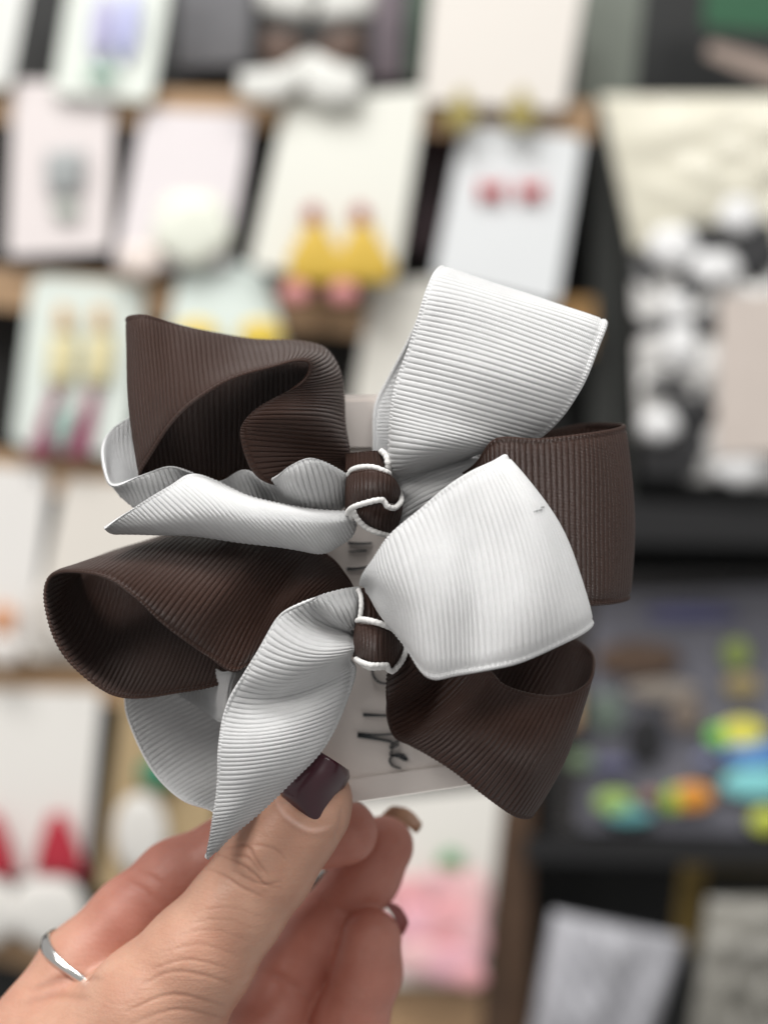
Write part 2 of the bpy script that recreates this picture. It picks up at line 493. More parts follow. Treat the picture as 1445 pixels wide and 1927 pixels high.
for k, (x, y, rx, ry) in enumerate([(770, 1690, 44, 42), (835, 1668, 48, 34), (888, 1690, 34, 56), (790, 1745, 50, 44), (850, 1740, 50, 52),
                                    (890, 1765, 30, 50), (790, 1805, 54, 36), (848, 1815, 56, 38), (885, 1838, 30, 24)]):
    poly_prism('petal', ell(x, y, rx, ry, wob=0.04), DB - 4 - k * 1.5, 2.5, mp[k % 4], fl, dome=4)

# a second brown-and-white bow high on the rack
hb = empty('hair_bow', P(575, 195, DB - 8)); tag(hb, 'small brown and white hair bow on the wooden top ledge behind', 'hair bow')
mw = mat('far_white_ribbon', (0.74, 0.74, 0.70), 0.5); mb = mat('far_brown_ribbon', (0.10, 0.058, 0.04), 0.5)
for o_, m_, dd in (([(575, 40), (490, 20), (470, -60), (560, -70), (600, 0)], mw, 0), ([(590, 40), (700, 30), (720, -60), (620, -70)], mw, 0),
               ([(580, 90), (545, 58), (498, 55), (490, 95), (508, 130), (550, 125)], mb, -4), ([(590, 90), (625, 55), (672, 50), (688, 90), (660, 125), (610, 118)], mb, -4),
               ([(580, 95), (525, 128), (450, 135), (448, 185), (520, 198), (575, 160)], mw, -8), ([(585, 95), (640, 120), (682, 130), (680, 195), (600, 200), (560, 165)], mw, -8)):
    poly_prism('loop', o_, DB - 2 + dd, 6, m_, hb, dome=8)
# coloured packs seen dimly between cards
def block(name, q, col, label, d=DB + 50, cat='packet', r=8, thick=10, rough=0.4, dome=0.0):
    o = poly_prism(name, rquad(q, r), d, thick, mat(name + '_film', col, rough, var=0.35, vscale=14), None, dome=dome)
    return tag(o, label, cat)
block('packet', [(705, -60), (760, -60), (755, 150), (700, 150)], (0.16, 0.13, 0.15), 'dim mauve packet between the bow and cream card')
block('packet', [(770, -60), (812, -60), (790, 150), (762, 150)], (0.07, 0.11, 0.08), 'dim green packet beside the mauve packet')
block('packet', [(340, -60), (480, -60), (470, 120), (330, 130)], (0.15, 0.15, 0.16), 'smoky grey packet between pale green card and hair bow')
block('packet', [(1100, -60), (1215, -60), (1190, 190), (1078, 205)], (0.16, 0.18, 0.15), 'sage grey packet at the rack end')
block('packet', [(1330, -90), (1470, -90), (1470, 62), (1322, 50)], (0.012, 0.085, 0.035), 'dark green packet above the brown strap')
block('packet', [(1335, 78), (1480, 118), (1480, 170), (1325, 105)], (0.32, 0.25, 0.21), 'pale brown strap over the cream pouch', d=DB + 20)
block('packet', [(800, 240), (870, 250), (840, 480), (760, 470)], (0.055, 0.028, 0.035), 'maroon packet tucked behind the ivory card', d=DB + 45)
block('packet', [(1050, 560), (1120, 560), (1120, 640), (1050, 640)], (0.30, 0.17, 0.06), 'amber packet at the end of the ledge', d=DB + 5)

# right-hand fixture: black frame, shelf, counter
fx = empty('counter_fixture', P(1300, 1990, DB + 40)); tag(fx, 'black shelving fixture with brass legs and grey counter', 'shelf')
poly_prism('side_panel', [(1118, 200), (1180, 200), (1190, 1010), (1105, 1010)], DB + 30, 60, mat('side_panel_grey', (0.030, 0.032, 0.029), 0.5), fx)
poly_prism('shelf', [(1085, 935), (1900, 985), (1900, 1035), (1085, 1020)], DB - 20, 130, M_BLACK, fx)
poly_prism('counter', [(1060, 1080), (1900, 1080), (1900, 1570), (1040, 1570)], DB + 60, 12, M_GREYP, fx)
poly_prism('counter_edge', [(985, 1572), (1900, 1578), (1900, 1640), (985, 1620)], DB - 20, 90, M_BLACK, fx)
mbr = mat('brass', (0.30, 0.21, 0.07), 0.35, metal=0.6)
poly_prism('leg', [(1285, 1585), (1335, 1585), (1312, 1790), (1262, 1790)], DB + 10, 12, mbr, fx)
poly_prism('brass_rail', [(1330, 1590), (1900, 1600), (1900, 1660), (1330, 1648)], DB + 24, 12, mat('dull_brass', (0.12, 0.09, 0.03), 0.4, metal=0.4), fx)

# cow-print pouch in a clear bag
def cow_mat():
    m = bpy.data.materials.new('cow_print'); m.use_nodes = True
    N = m.node_tree.nodes; L = m.node_tree.links
    b = N['Principled BSDF']; b.inputs['Roughness'].default_value = 0.28; b.inputs['Coat Weight'].default_value = 0.4
    tc = N.new('ShaderNodeTexCoord'); no = N.new('ShaderNodeTexNoise')
    no.inputs['Scale'].default_value = 26; no.inputs['Detail'].default_value = 1.5; no.inputs['Distortion'].default_value = 0.6
    L.new(tc.outputs['Object'], no.inputs['Vector'])
    cr = N.new('ShaderNodeValToRGB'); cr.color_ramp.elements[0].position = 0.47; cr.color_ramp.elements[1].position = 0.50
    cr.color_ramp.elements[0].color = (0.03, 0.03, 0.032, 1); cr.color_ramp.elements[1].color = (0.70, 0.69, 0.67, 1)
    L.new(no.outputs['Fac'], cr.inputs['Fac'])
    L.new(cr.outputs['Color'], b.inputs['Base Color'])
    return m
pouch = empty('gift_pouch', P(1300, 935, DB - 10)); tag(pouch, 'cream topped pouch with black and white animal print on the black shelf', 'pouch')
def pillow(name, q, d, bulge, m, parent, crinkle=2.0, n=40, seed=1, thick=6):
    q = np.array(q, float)
    r_ = np.random.default_rng(seed)
    u = np.linspace(0, 1, n)
    U, V = np.meshgrid(u, u, indexing='ij')
    X = ((1 - U) * (1 - V))[..., None] * q[0] + (U * (1 - V))[..., None] * q[1] + (U * V)[..., None] * q[2] + ((1 - U) * V)[..., None] * q[3]
    b = (np.clip(np.sin(np.pi * U), 0, 1) * np.clip(np.sin(np.pi * V), 0, 1)) ** 0.5
    cr = np.zeros_like(U)
    for _ in range(14):
        a, c = r_.normal(0, 9, 2); cr += np.sin(U * a * 2 + V * c * 2 + r_.uniform(0, 6.28)) / 5
    dep = d - bulge * b - crinkle * cr * b
    top = Pn(np.dstack([X, dep])) * 1000
    bot = Pn(np.dstack([X, np.full_like(dep, d + thick)])) * 1000
    return link(name, shell(name, top, bot), m, parent)
pillow('header', [(1128, 180), (1620, 180), (1620, 480), (1190, 470)], DB - 15, 9, mat('cream_film', (0.70, 0.67, 0.55), 0.3, var=0.12, vscale=20, coat=0.3), pouch, 3.0, seed=5)
pillow('body', [(1188, 462), (1620, 470), (1620, 930), (1205, 900)], DB - 12, 14, cow_mat(), pouch, 4.5, seed=9)
poly_prism('label_tag', rquad([(1352, 555), (1540, 548), (1540, 850), (1345, 858)], 10), DB - 36, 2, mat('beige_tag', (0.60, 0.53, 0.48), 0.4), pouch)
for k, (x, y, rx, ry) in enumerate([(1265, 465, 48, 42), (1345, 505, 50, 34), (1275, 580, 30, 30), (1280, 650, 34, 46), (1390, 405, 40, 36), (1240, 800, 40, 30), (1390, 880, 50, 34)]):
    poly_prism('pompom', ell(x, y, rx, ry, wob=0.05), DB - 26, 6, mat('pompom_white', (0.80, 0.80, 0.80), 0.5), pouch, dome=8)
for k, (x, y, rx, ry) in enumerate([(1330, 445, 60, 24), (1420, 470, 46, 60), (1255, 725, 44, 20), (1300, 770, 46, 24), (1300, 540, 28, 30)]):
    poly_prism('black_patch', ell(x, y, rx, ry, wob=0.08), DB - 22, 6, mat('black_pile', (0.03, 0.03, 0.032), 0.6), pouch, dome=5)

# holographic packet on the counter
hp = empty('holographic_packet', P(1260, 1570, DB + 20)); tag(hp, 'shiny holographic packet with painted rainbow reflections on the grey counter', 'packet')
poly_prism('film', rquad([(1120, 1120), (1560, 1100), (1560, 1575), (1085, 1560)], 20), DB + 40, 5, mat('holo_film', (0.17, 0.17, 0.20), 0.25, var=0.5, vscale=25), hp)
def holo_spot(x, y, rx, ry, c):  # discs carrying the film's rainbow reflections as base colour
    poly_prism('holo_reflection', ell(x, y, rx, ry), DB + 34, 3, mat('holo_reflection', c, 0.3, var=0.15, vscale=40), hp, dome=2)
for a in [(1300, 1500, 42, 26, (0.95, 0.38, 0.06)), (1265, 1505, 20, 24, (0.42, 0.68, 0.10)), (1395, 1380, 44, 28, (0.85, 0.80, 0.12)), (1350, 1385, 22, 20, (0.25, 0.72, 0.14)),
          (1155, 1510, 36, 22, (0.42, 0.62, 0.16)), (1185, 1535, 44, 16, (0.16, 0.46, 0.48)), (1425, 1475, 70, 30, (0.30, 0.78, 0.80)), (1420, 1420, 60, 24, (0.14, 0.34, 0.75)),
          (1440, 1545, 30, 24, (0.72, 0.80, 0.12)), (1385, 1230, 26, 28, (0.30, 0.38, 0.10)), (1395, 1290, 34, 22, (0.38, 0.30, 0.14)), (1300, 1155, 90, 16, (0.10, 0.10, 0.22)),
          (1140, 1340, 34, 40, (0.14, 0.18, 0.15)), (1245, 1300, 70, 20, (0.30, 0.26, 0.22)), (1215, 1390, 36, 50, (0.02, 0.02, 0.022)), (1290, 1345, 32, 34, (0.20, 0.16, 0.13)),
          (1200, 1240, 80, 34, (0.12, 0.075, 0.05)), (1330, 1430, 26, 14, (0.24, 0.26, 0.40)), (1090, 1430, 26, 18, (0.26, 0.36, 0.22)), (1150, 1440, 40, 14, (0.14, 0.14, 0.24)),
          (1225, 1502, 18, 14, (0.42, 0.20, 0.13))]:
    holo_spot(*a)
# packets low on the right
pk = empty('clear_packet', P(1150, 1990, DB - 20)); tag(pk, 'crumpled grey white packet below the brass leg', 'packet')
pillow('bag', [(1040, 1715), (1290, 1765), (1190, 2060), (975, 2060)], DB - 20, 14, mat('grey_film', (0.42, 0.42, 0.45), 0.3, var=0.55, vscale=22), pk, 5, seed=3)
pk2 = empty('clear_packet', P(1400, 1990, DB - 20)); tag(pk2, 'dull khaki grey packet right of the crumpled white packet', 'packet')
pk2['label'] = 'dull khaki grey packet under the brass rail'
pillow('bag', [(1330, 1690), (1600, 1690), (1600, 2060), (1280, 2060)], DB - 30, 14, mat('khaki_film', (0.26, 0.25, 0.22), 0.3, var=0.7, vscale=20), pk2, 5, seed=8)

# ------------------------------------------------------------------ display card holding both bows
DC = 15.0
dc = empty('display_card', P(745, 1500, DC))
tag(dc, 'pale printed card with sideways script pinched between thumb and index finger', 'display card')
poly_prism('card_sheet', rquad([(640, 742), (905, 742), (905, 1458), (572, 1510)], 5), DC, 0.5, M_CARD, dc)
poly_prism('fold_flap', rquad([(578, 1478), (905, 1432), (908, 1474), (570, 1524)], 4), DC - 0.7, 0.4, M_CARD, dc)
poly_prism('fold_flap', rquad([(636, 756), (905, 752), (905, 838), (636, 842)], 4), DC - 0.7, 0.4, M_CARD, dc)
def stroke(pts, w):
    """flat ink stroke of varying width lying on the card"""
    p = np.array(pts, float)
    L = np.concatenate([[0], np.cumsum(np.linalg.norm(np.diff(p, axis=0), axis=1))])
    n = max(8, int(L[-1] / 3))
    t = np.linspace(0, L[-1], n)
    c = hermite(p, L, t)
    T = np.gradient(c, axis=0); T /= np.linalg.norm(T, axis=1, keepdims=True) + 1e-9
    Nn = np.stack([-T[:, 1], T[:, 0]], 1)
    ww = np.interp(np.linspace(0, 1, n), np.linspace(0, 1, len(w)), w)[:, None] / 2
    l, r = c + Nn * ww, c - Nn * ww
    ring = np.concatenate([l, r[::-1]])
    front = Pn(np.column_stack([ring, np.full(len(ring), DC - 1.05)]))
    back = Pn(np.column_stack([ring, np.full(len(ring), DC - 0.25)]))
    V = np.concatenate([front, back]); k = len(ring)
    fs = [(i, i + 1, 2 * n - 2 - i, 2 * n - 1 - i) for i in range(n - 1)]
    fs += [tuple(k + j for j in f[::-1]) for f in fs]
    fs += [(i, (i + 1) % k, k + (i + 1) % k, k + i) for i in range(k)]
    return link('lettering', mesh_py('lettering', V, fs), M_INK, dc, smooth=False)
stroke([(683, 1345), (705, 1346), (740, 1347)], [7, 5, 4])
stroke([(673, 1381), (710, 1383), (745, 1381)], [6, 4, 3])
stroke([(673, 1384), (705, 1390), (738, 1396)], [8, 5, 4])
stroke([(738, 1373), (748, 1384), (752, 1392), (738, 1400), (734, 1408), (750, 1402)], [3, 4, 3, 3])
stroke([(738, 1412), (734, 1420), (748, 1424), (765, 1430), (758, 1421), (742, 1421), (733, 1430), (738, 1441), (754, 1446)], [4, 3, 4, 6, 5, 3, 4, 3, 3])
stroke([(775, 1400), (781, 1392)], [3, 4])
stroke([(700, 1258), (703, 1272), (712, 1283), (730, 1286), (738, 1284)], [3, 4, 4, 3])
stroke([(655, 1022), (675, 1023), (700, 1022)], [5, 4, 3])
stroke([(652, 1071), (672, 1070), (695, 1066)], [6, 5, 3])
stroke([(656, 1038), (690, 1036)], [2, 3])

# ------------------------------------------------------------------ the upper bow
ub = empty('hair_bow', P(703, 925, 5))
tag(ub, 'brown and white ribbed ribbon bow on the card end away from the thumb', 'hair bow', 'bows on the held card')

ribbon('brown_loop', [
    [(648, 800, 9), (655, 860, 7), (650, 905, 5)],
    [(560, 668, 20), (560, 800, 12), (550, 908, 6)],
    [(420, 642, 22), (420, 775, 15), (420, 912, 6)],
    [(310, 622, 20), (312, 760, 13), (335, 912, 5)],
    [(262, 618, 17), (264, 752, 9), (283, 904, 3)],
    [(238, 598, 10), (245, 745, 3), (264, 894, -3)],
    [(268, 593, 5), (280, 725, -3), (290, 845, -9)],
    [(322, 607, 10), (331, 690, -3), (341, 778, -12)],
    [(400, 626, 14), (406, 676, 1), (412, 726, -13)],
    [(480, 638, 17), (488, 666, 3), (496, 694, -13)],
    [(560, 645, 17), (568, 660, 4), (556, 678, -12)],
    [(610, 655, 15), (606, 672, 3), (582, 684, -10)],
    [(636, 690, 12), (618, 705, 0), (575, 712, -9)],
    [(646, 745, 9), (602, 742, -5), (525, 746, -9)],
    [(651, 800, 5), (575, 785, -9), (463, 788, -10)],
    [(656, 845, 1), (590, 838, -4), (453, 826, -10)],
    [(658, 880, 1), (610, 880, -1), (487, 902, -7)],
    [(662, 905, 1), (650, 912, 1), (600, 925, 0)]], M_BROWN, ub)

ribbon('white_loop', [
    [(655, 885, 6), (655, 905, 6), (655, 930, 6)],
    [(500, 810, 16), (500, 870, 16), (500, 935, 14)],
    [(330, 775, 22), (330, 850, 20), (330, 935, 16)],
    [(252, 782, 19), (252, 850, 17), (262, 938, 12)],
    [(207, 812, 15), (214, 860, 12), (238, 938, 7)],
    [(193, 850, 9), (204, 885, 7), (230, 935, 4)],
    [(202, 897, 2), (210, 905, 3), (226, 930, 3)],
    [(216, 912, -3), (225, 922, -1), (245, 946, 1)],
    [(270, 893, -6), (285, 930, -4), (305, 985, 1)],
    [(320, 877, -7), (340, 925, -4), (362, 990, 1)],
    [(352, 886, -5), (376, 930, 0), (400, 1000, 3)],
    [(410, 907, 1), (428, 945, 3), (450, 1000, 6)],
    [(462, 882, -3), (480, 930, 0), (500, 990, 4)],
    [(502, 903, -5), (520, 940, 2), (540, 985, 5)],
    [(545, 877, -12), (562, 925, -9), (580, 980, 3)],
    [(583, 861, -13), (600, 915, -10), (612, 975, 0)],
    [(615, 872, -11), (632, 905, -9), (640, 960, -1)],
    [(657, 897, -5), (660, 915, -4), (660, 940, -2)]], M_WHITE, ub)

ribbon('white_loop', [
    [(196, 994, -10), (202, 999, -8), (216, 1003, -5), (240, 1000, 0)],
    [(225, 973, -12), (250, 991, -11), (275, 1001, -6), (290, 990, 2)],
    [(270, 945, -13), (310, 982, -14), (350, 1005, -8), (362, 990, 2)],
    [(320, 914, -13), (385, 972, -16), (430, 1014, -9), (435, 1000, 2)],
    [(358, 892, -10), (438, 965, -17), (500, 1024, -10), (502, 1010, 1)],
    [(402, 904, -5), (482, 968, -16), (560, 1032, -9), (560, 1015, 1)],
    [(472, 936, -5), (548, 974, -15), (606, 1036, -8), (605, 1018, 0)],
    [(562, 958, -6), (608, 980, -13), (640, 1022, -7), (632, 1005, -2)],
    [(630, 962, -8), (650, 978, -11), (662, 1002, -7), (655, 1000, -3)],
    [(662, 962, -8), (664, 972, -9), (668, 985, -7), (665, 990, -4)]], M_WHITE, ub)

ribbon('white_loop', [
    [(700, 890, 6), (730, 905, 7), (750, 925, 8)],
    [(702, 830, 9), (800, 840, 13), (900, 870, 15)],
    [(705, 760, 13), (850, 770, 17), (990, 810, 17)],
    [(738, 695, 15), (880, 690, 18), (1030, 760, 18)],
    [(790, 590, 14), (930, 600, 17), (1085, 700, 15)],
    [(813, 530, 10), (965, 565, 12), (1122, 632, 11)],
    [(828, 504, 3), (978, 552, 4), (1138, 606, 4)],
    [(813, 517, -4), (960, 561, -5), (1141, 617, -2)],
    [(800, 548, -7), (950, 586, -8), (1128, 650, -4)],
    [(785, 600, -8), (935, 636, -11), (1108, 700, -6)],
    [(767, 655, -8), (905, 690, -13), (1085, 745, -6)],
    [(748, 710, -7), (880, 740, -13), (1055, 790, -5)],
    [(738, 760, -7), (850, 788, -13), (1010, 828, -3)],
    [(733, 808, -7), (818, 825, -14), (945, 848, -4)],
    [(732, 850, -6), (795, 852, -13), (905, 852, -4)],
    [(735, 885, -5), (790, 872, -9), (885, 858, -2)],
    [(742, 903, -3), (800, 888, -3), (890, 862, 0)],
    [(750, 930, -4), (815, 898, -5), (910, 866, -4)],
    [(752, 975, -5), (810, 940, -7), (890, 905, -4)],
    [(745, 1010, -3), (790, 985, -3), (850, 960, 0)]], M_WHITE, ub)

ribbon('brown_loop', [
    [(760, 930, 0), (760, 965, 0), (760, 1000, 0)],
    [(850, 900, -3), (850, 1000, -3), (850, 1100, -1)],
    [(897, 868, -9), (900, 1000, -8), (905, 1130, -5)],
    [(926, 827, -12), (930, 980, -11), (935, 1140, -8)],
    [(1010, 825, -13), (1015, 980, -12), (1020, 1148, -10)],
    [(1100, 815, -10), (1105, 975, -11), (1105, 1141, -10)],
    [(1150, 807, -4), (1164, 970, -5), (1158, 1136, -4)],
    [(1171, 801, 4), (1189, 965, 3), (1181, 1130, 3)],
    [(1166, 797, 11), (1182, 960, 10), (1174, 1125, 10)],
    [(1100, 796, 17), (1100, 950, 17), (1100, 1110, 17)],
    [(1040, 808, 17), (1040, 950, 17), (1040, 1100, 16)],
    [(900, 860, 12), (900, 960, 12), (900, 1050, 12)],
    [(760, 920, 7), (760, 950, 7), (760, 980, 7)]], M_BROWN, ub)

def band(stations, parent):
    return ribbon('knot_band', stations, M_BROWN, parent, pitch=1.05, amp=0.30, thick=0.24, width=9.0, selv=0.7, wav=0.03)

def cord(pts, parent, r=0.55):
    return tube('edge_cord', pts, r, M_CORD, parent, beads=0.09, pitch=1.1)

# upper knot: crossed narrow brown ribbon with white corded edges
ku = band([[(668, 892, 4), (667, 925, 4), (664, 960, 4)], [(653, 896, -4), (652, 928, -5), (652, 962, -4)], [(668, 887, -12), (667, 920, -13), (668, 953, -11)],
      [(700, 884, -15), (700, 914, -16), (701, 944, -14)], [(728, 893, -14), (729, 918, -15), (726, 945, -12)],
      [(746, 912, -8), (746, 930, -9), (738, 946, -8)], [(753, 930, 0), (752, 940, -1), (744, 950, 0)]], ub)
band([[(664, 955, -5), (665, 962, -5), (668, 972, -5)], [(692, 944, -11), (688, 962, -12), (688, 985, -9)], [(722, 946, -12), (714, 972, -13), (712, 1000, -9)],
      [(745, 953, -10), (738, 978, -10), (735, 1005, -6)], [(757, 950, -4), (754, 972, -4), (748, 992, 0)]], ub)
band([[(652, 852, -1), (652, 866, -2), (650, 886, -4)], [(672, 852, -5), (672, 868, -6), (672, 888, -7)], [(700, 849, -6), (702, 866, -7), (704, 886, -8)],
      [(720, 850, -3), (724, 868, -4), (726, 890, -5)]], ub)
cord([(716, 848, -5), (726, 857, -6), (730, 872, -7), (732, 895, -6)], ku, 0.7)
cord([(656, 895, -8), (664, 884, -11), (682, 879, -13), (705, 880, -14), (724, 887, -14), (732, 892, -11)], ku, 0.62)
cord([(655, 975, -8), (656, 962, -12), (668, 953, -15), (690, 946, -16), (712, 941, -16), (722, 942, -15), (727, 951, -15), (738, 956, -14), (750, 950, -11), (755, 938, -7), (751, 922, -4)], ku, 0.6)
cord([(663, 958, -13), (672, 976, -12), (690, 993, -11), (710, 1002, -11), (730, 1008, -9)], ku, 0.6)
cord([(664, 962, -12), (657, 985, -8), (644, 1002, -3)], ku, 0.7)

# ------------------------------------------------------------------ the lower bow
lb = empty('hair_bow', P(712, 1200, 5))
tag(lb, 'brown and white ribbed ribbon bow lying just above the thumb nail', 'hair bow', 'bows on the held card')

ribbon('brown_loop', [
    [(664, 1106, -3), (655, 1113, -4), (645, 1120, -4)],
    [(652, 1082, -1), (590, 1130, -5), (540, 1190, -6)],
    [(632, 1056, 3), (555, 1120, -6), (490, 1230, -9)],
    [(600, 1034, 5), (520, 1120, -4), (443, 1266, -13)],
    [(560, 1018, 8), (470, 1115, -8), (398, 1240, -15)],
    [(510, 1006, 10), (425, 1100, -13), (350, 1208, -17)],
    [(455, 999, 11), (375, 1080, -13), (302, 1170, -18)],
    [(395, 998, 12), (325, 1058, -10), (258, 1128, -18)],
    [(330, 1003, 12), (270, 1043, -6), (210, 1094, -16)],
    [(268, 1020, 13), (212, 1048, -2), (155, 1077, -13)],
    [(205, 1044, 14), (152, 1062, 0), (112, 1076, -9)],
    [(160, 1066, 15), (118, 1078, 3), (90, 1093, -7)],
    [(150, 1080, 17), (112, 1108, 5), (84, 1122, -7)],
    [(172, 1068, 19), (130, 1150, 10), (96, 1180, -8)],
    [(220, 1058, 22), (180, 1195, 14), (136, 1248, -8)],
    [(280, 1052, 23), (245, 1205, 13), (200, 1303, -7)],
    [(345, 1052, 21), (316, 1200, 10), (265, 1314, -6)],
    [(415, 1060, 17), (380, 1200, 8), (340, 1303, -5)],
    [(490, 1080, 13), (455, 1200, 6), (430, 1280, -3)],
    [(580, 1120, 9), (570, 1160, 6), (560, 1210, 3)],
    [(655, 1110, 5), (655, 1125, 5), (655, 1150, 5)]], M_BROWN, lb)

ribbon('white_loop', [
    [(676, 1106, -5), (677, 1116, -6), (678, 1135, -6)],
    [(645, 1109, -9), (655, 1140, -10), (668, 1178, -7)],
    [(605, 1120, -11), (625, 1150, -11), (660, 1188, -6)],
    [(572, 1131, -12), (605, 1166, -7), (668, 1195, -3)],
    [(535, 1149, -13), (590, 1190, -10), (668, 1205, -6)],
    [(514, 1172, -14), (582, 1218, -14), (668, 1218, -8)],
    [(490, 1215, -15), (575, 1243, -15), (664, 1226, -8)],
    [(462, 1262, -15), (555, 1278, -13), (660, 1240, -4)],
    [(436, 1305, -15), (540, 1308, -9), (670, 1256, -3)],
    [(420, 1345, -15), (535, 1346, -12), (664, 1290, -3)],
    [(413, 1400, -16), (520, 1396, -16), (637, 1360, -3)],
    [(410, 1450, -16), (500, 1443, -17), (600, 1417, -5)],
    [(406, 1500, -16), (475, 1490, -16), (552, 1467, -7)],
    [(400, 1545, -16), (445, 1534, -16), (502, 1514, -9)],
    [(393, 1585, -15), (418, 1575, -15), (446, 1564, -11)],
    [(387, 1616, -13), (393, 1610, -12), (402, 1606, -10)],
    [(396, 1595, -8), (420, 1580, -8), (440, 1560, -6)],
    [(405, 1555, -5), (450, 1530, -4), (490, 1500, 0)],
    [(400, 1527, -3), (450, 1500, 1), (500, 1470, 7)],
    [(350, 1511, -2), (415, 1475, 4), (485, 1440, 11)],
    [(308, 1476, 1), (380, 1430, 8), (465, 1390, 13)],
    [(272, 1424, 4), (345, 1378, 11), (445, 1330, 14)],
    [(246, 1368, 7), (320, 1325, 12), (425, 1285, 14)],
    [(235, 1320, 9), (300, 1280, 12), (390, 1240, 13)],
    [(240, 1270, 10), (310, 1240, 12), (380, 1215, 12)],
    [(330, 1215, 11), (400, 1200, 11), (470, 1185, 11)],
    [(655, 1180, 7), (656, 1190, 7), (658, 1200, 7)]], M_WHITE, lb)

ribbon('white_loop', [
    [(290, 1240, 14), (305, 1270, 13), (318, 1296, 12)],
    [(340, 1240, 13), (345, 1280, 11), (352, 1317, 9)],
    [(385, 1245, 10), (388, 1295, 7), (390, 1342, 5)],
    [(418, 1264, -4), (412, 1310, -2), (414, 1358, 0)],
    [(440, 1262, -8), (428, 1310, -8), (432, 1358, -4)],
    [(465, 1250, -2), (455, 1310, -3), (460, 1358, 0)],
    [(540, 1210, 1), (540, 1260, 1), (540, 1310, 2)],
    [(660, 1175, 4), (660, 1190, 4), (660, 1210, 4)]], M_WHITE, lb)

ribbon('white_loop', [
    [(684, 1100, -8), (688, 1108, -9), (694, 1118, -9)],
    [(689, 1072, -13), (705, 1112, -15), (727, 1166, -13)],
    [(712, 1034, -16), (736, 1112, -21), (767, 1222, -18)],
    [(748, 992, -18), (782, 1102, -25), (809, 1275, -22)],
    [(792, 954, -19), (838, 1090, -25), (852, 1273, -23)],
    [(850, 910, -19), (893, 1082, -23), (908, 1264, -24)],
    [(903, 879, -18), (960, 1056, -25), (978, 1247, -24)],
    [(936, 862, -17), (1016, 1028, -25), (1047, 1218, -22)],
    [(950, 855, -13), (1050, 1004, -20), (1101, 1186, -17)],
    [(952, 858, -7), (1053, 1008, -13), (1110, 1171, -11)],
    [(935, 880, -1), (1015, 1030, -6), (1072, 1165, -5)],
    [(850, 950, 0), (900, 1060, -2), (930, 1170, -2)],
    [(730, 1115, 0), (732, 1135, 0), (735, 1160, 0)]], M_WHITE, lb, wav=0.3)
def fleck():
    src = [o for o in lb.children if o.name.startswith('white_loop')][-1]
    co = np.empty(len(src.data.vertices) * 3); src.data.vertices.foreach_get('co', co)
    co = (co.reshape(-1, 3) + np.array(lb.location)) * 1000
    px = co[:, 0] / co[:, 1] * F + CX; py = CY - co[:, 2] / co[:, 1] * F
    for (x0, y0), (x1, y1) in (((1004, 963), (1038, 954)), ((1018, 955), (1036, 950))):
        pts = []
        for t in np.linspace(0, 1, 5):
            x, y = x0 + (x1 - x0) * t, y0 + (y1 - y0) * t
            near = np.hypot(px - x, py - y) < 6
            if near.any(): pts.append((x, y, co[near, 1].min() - D0 - 0.02))
        if len(pts) > 2: tube('loose_thread', pts, 0.07, M_INK, lb, seg=6)
fleck()

ribbon('brown_loop', [
    [(742, 1215, 0), (737, 1225, 0), (732, 1236, 0)],
    [(800, 1240, -3), (768, 1272, -5), (729, 1298, -1)],
    [(850, 1252, 1), (790, 1308, 3), (727, 1345, 1)],
    [(890, 1260, -2), (815, 1338, 1), (737, 1382, 2)],
    [(925, 1264, -6), (850, 1350, -8), (770, 1402, 2)],
    [(946, 1288, -9), (882, 1370, -12), (815, 1428, 0)],
    [(985, 1303, -11), (922, 1396, -15), (862, 1456, -2)],
    [(1035, 1308, -12), (972, 1416, -16), (912, 1496, -4)],
    [(1080, 1301, -11), (1022, 1430, -14), (957, 1530, -5)],
    [(1108, 1281, -7), (1056, 1424, -9), (986, 1540, -3)],
    [(1117, 1250, 0), (1068, 1400, 0), (1003, 1530, 2)],
    [(1108, 1221, 8), (1050, 1380, 8), (992, 1502, 8)],
    [(1075, 1200, 14), (1000, 1340, 14), (940, 1450, 11)],
    [(960, 1190, 14), (900, 1300, 12), (840, 1400, 10)],
    [(760, 1200, 8), (750, 1230, 8), (740, 1270, 8)]], M_BROWN, lb)

band([[(682, 1108, -5), (680, 1135, -5), (678, 1168, -5)], [(690, 1106, -8), (690, 1138, -9), (690, 1172, -9)], [(712, 1112, -8), (714, 1145, -9), (718, 1178, -9)],
      [(745, 1130, -4), (746, 1160, -5), (748, 1190, -5)]], lb)
kl = band([[(684, 1176, 4), (681, 1205, 4), (676, 1238, 4)], [(671, 1172, -5), (668, 1204, -6), (667, 1236, -5)], [(682, 1174, -12), (682, 1208, -13), (683, 1242, -11)],
      [(708, 1178, -14), (708, 1213, -15), (708, 1250, -13)], [(734, 1187, -12), (735, 1222, -12), (732, 1259, -10)],
      [(752, 1196, -6), (753, 1222, -6), (744, 1254, -5)], [(760, 1203, 1), (758, 1222, 1), (750, 1245, 1)]], lb)
cord([(674, 1110, -7), (679, 1122, -9), (680, 1140, -10), (677, 1168, -10)], kl, 0.55)
cord([(672, 1168, -9), (686, 1166, -13), (708, 1171, -15), (730, 1179, -14), (748, 1190, -10)], kl, 0.62)
cord([(670, 1240, -9), (682, 1247, -13), (700, 1252, -15), (716, 1252, -14), (728, 1252, -13), (731, 1260, -12), (738, 1263, -11), (748, 1254, -10), (759, 1238, -8), (764, 1220, -6), (760, 1203, -3)], kl, 0.6)
cord([(677, 1246, -11), (695, 1257, -12), (715, 1257, -12), (728, 1256, -11)], kl, 0.5)

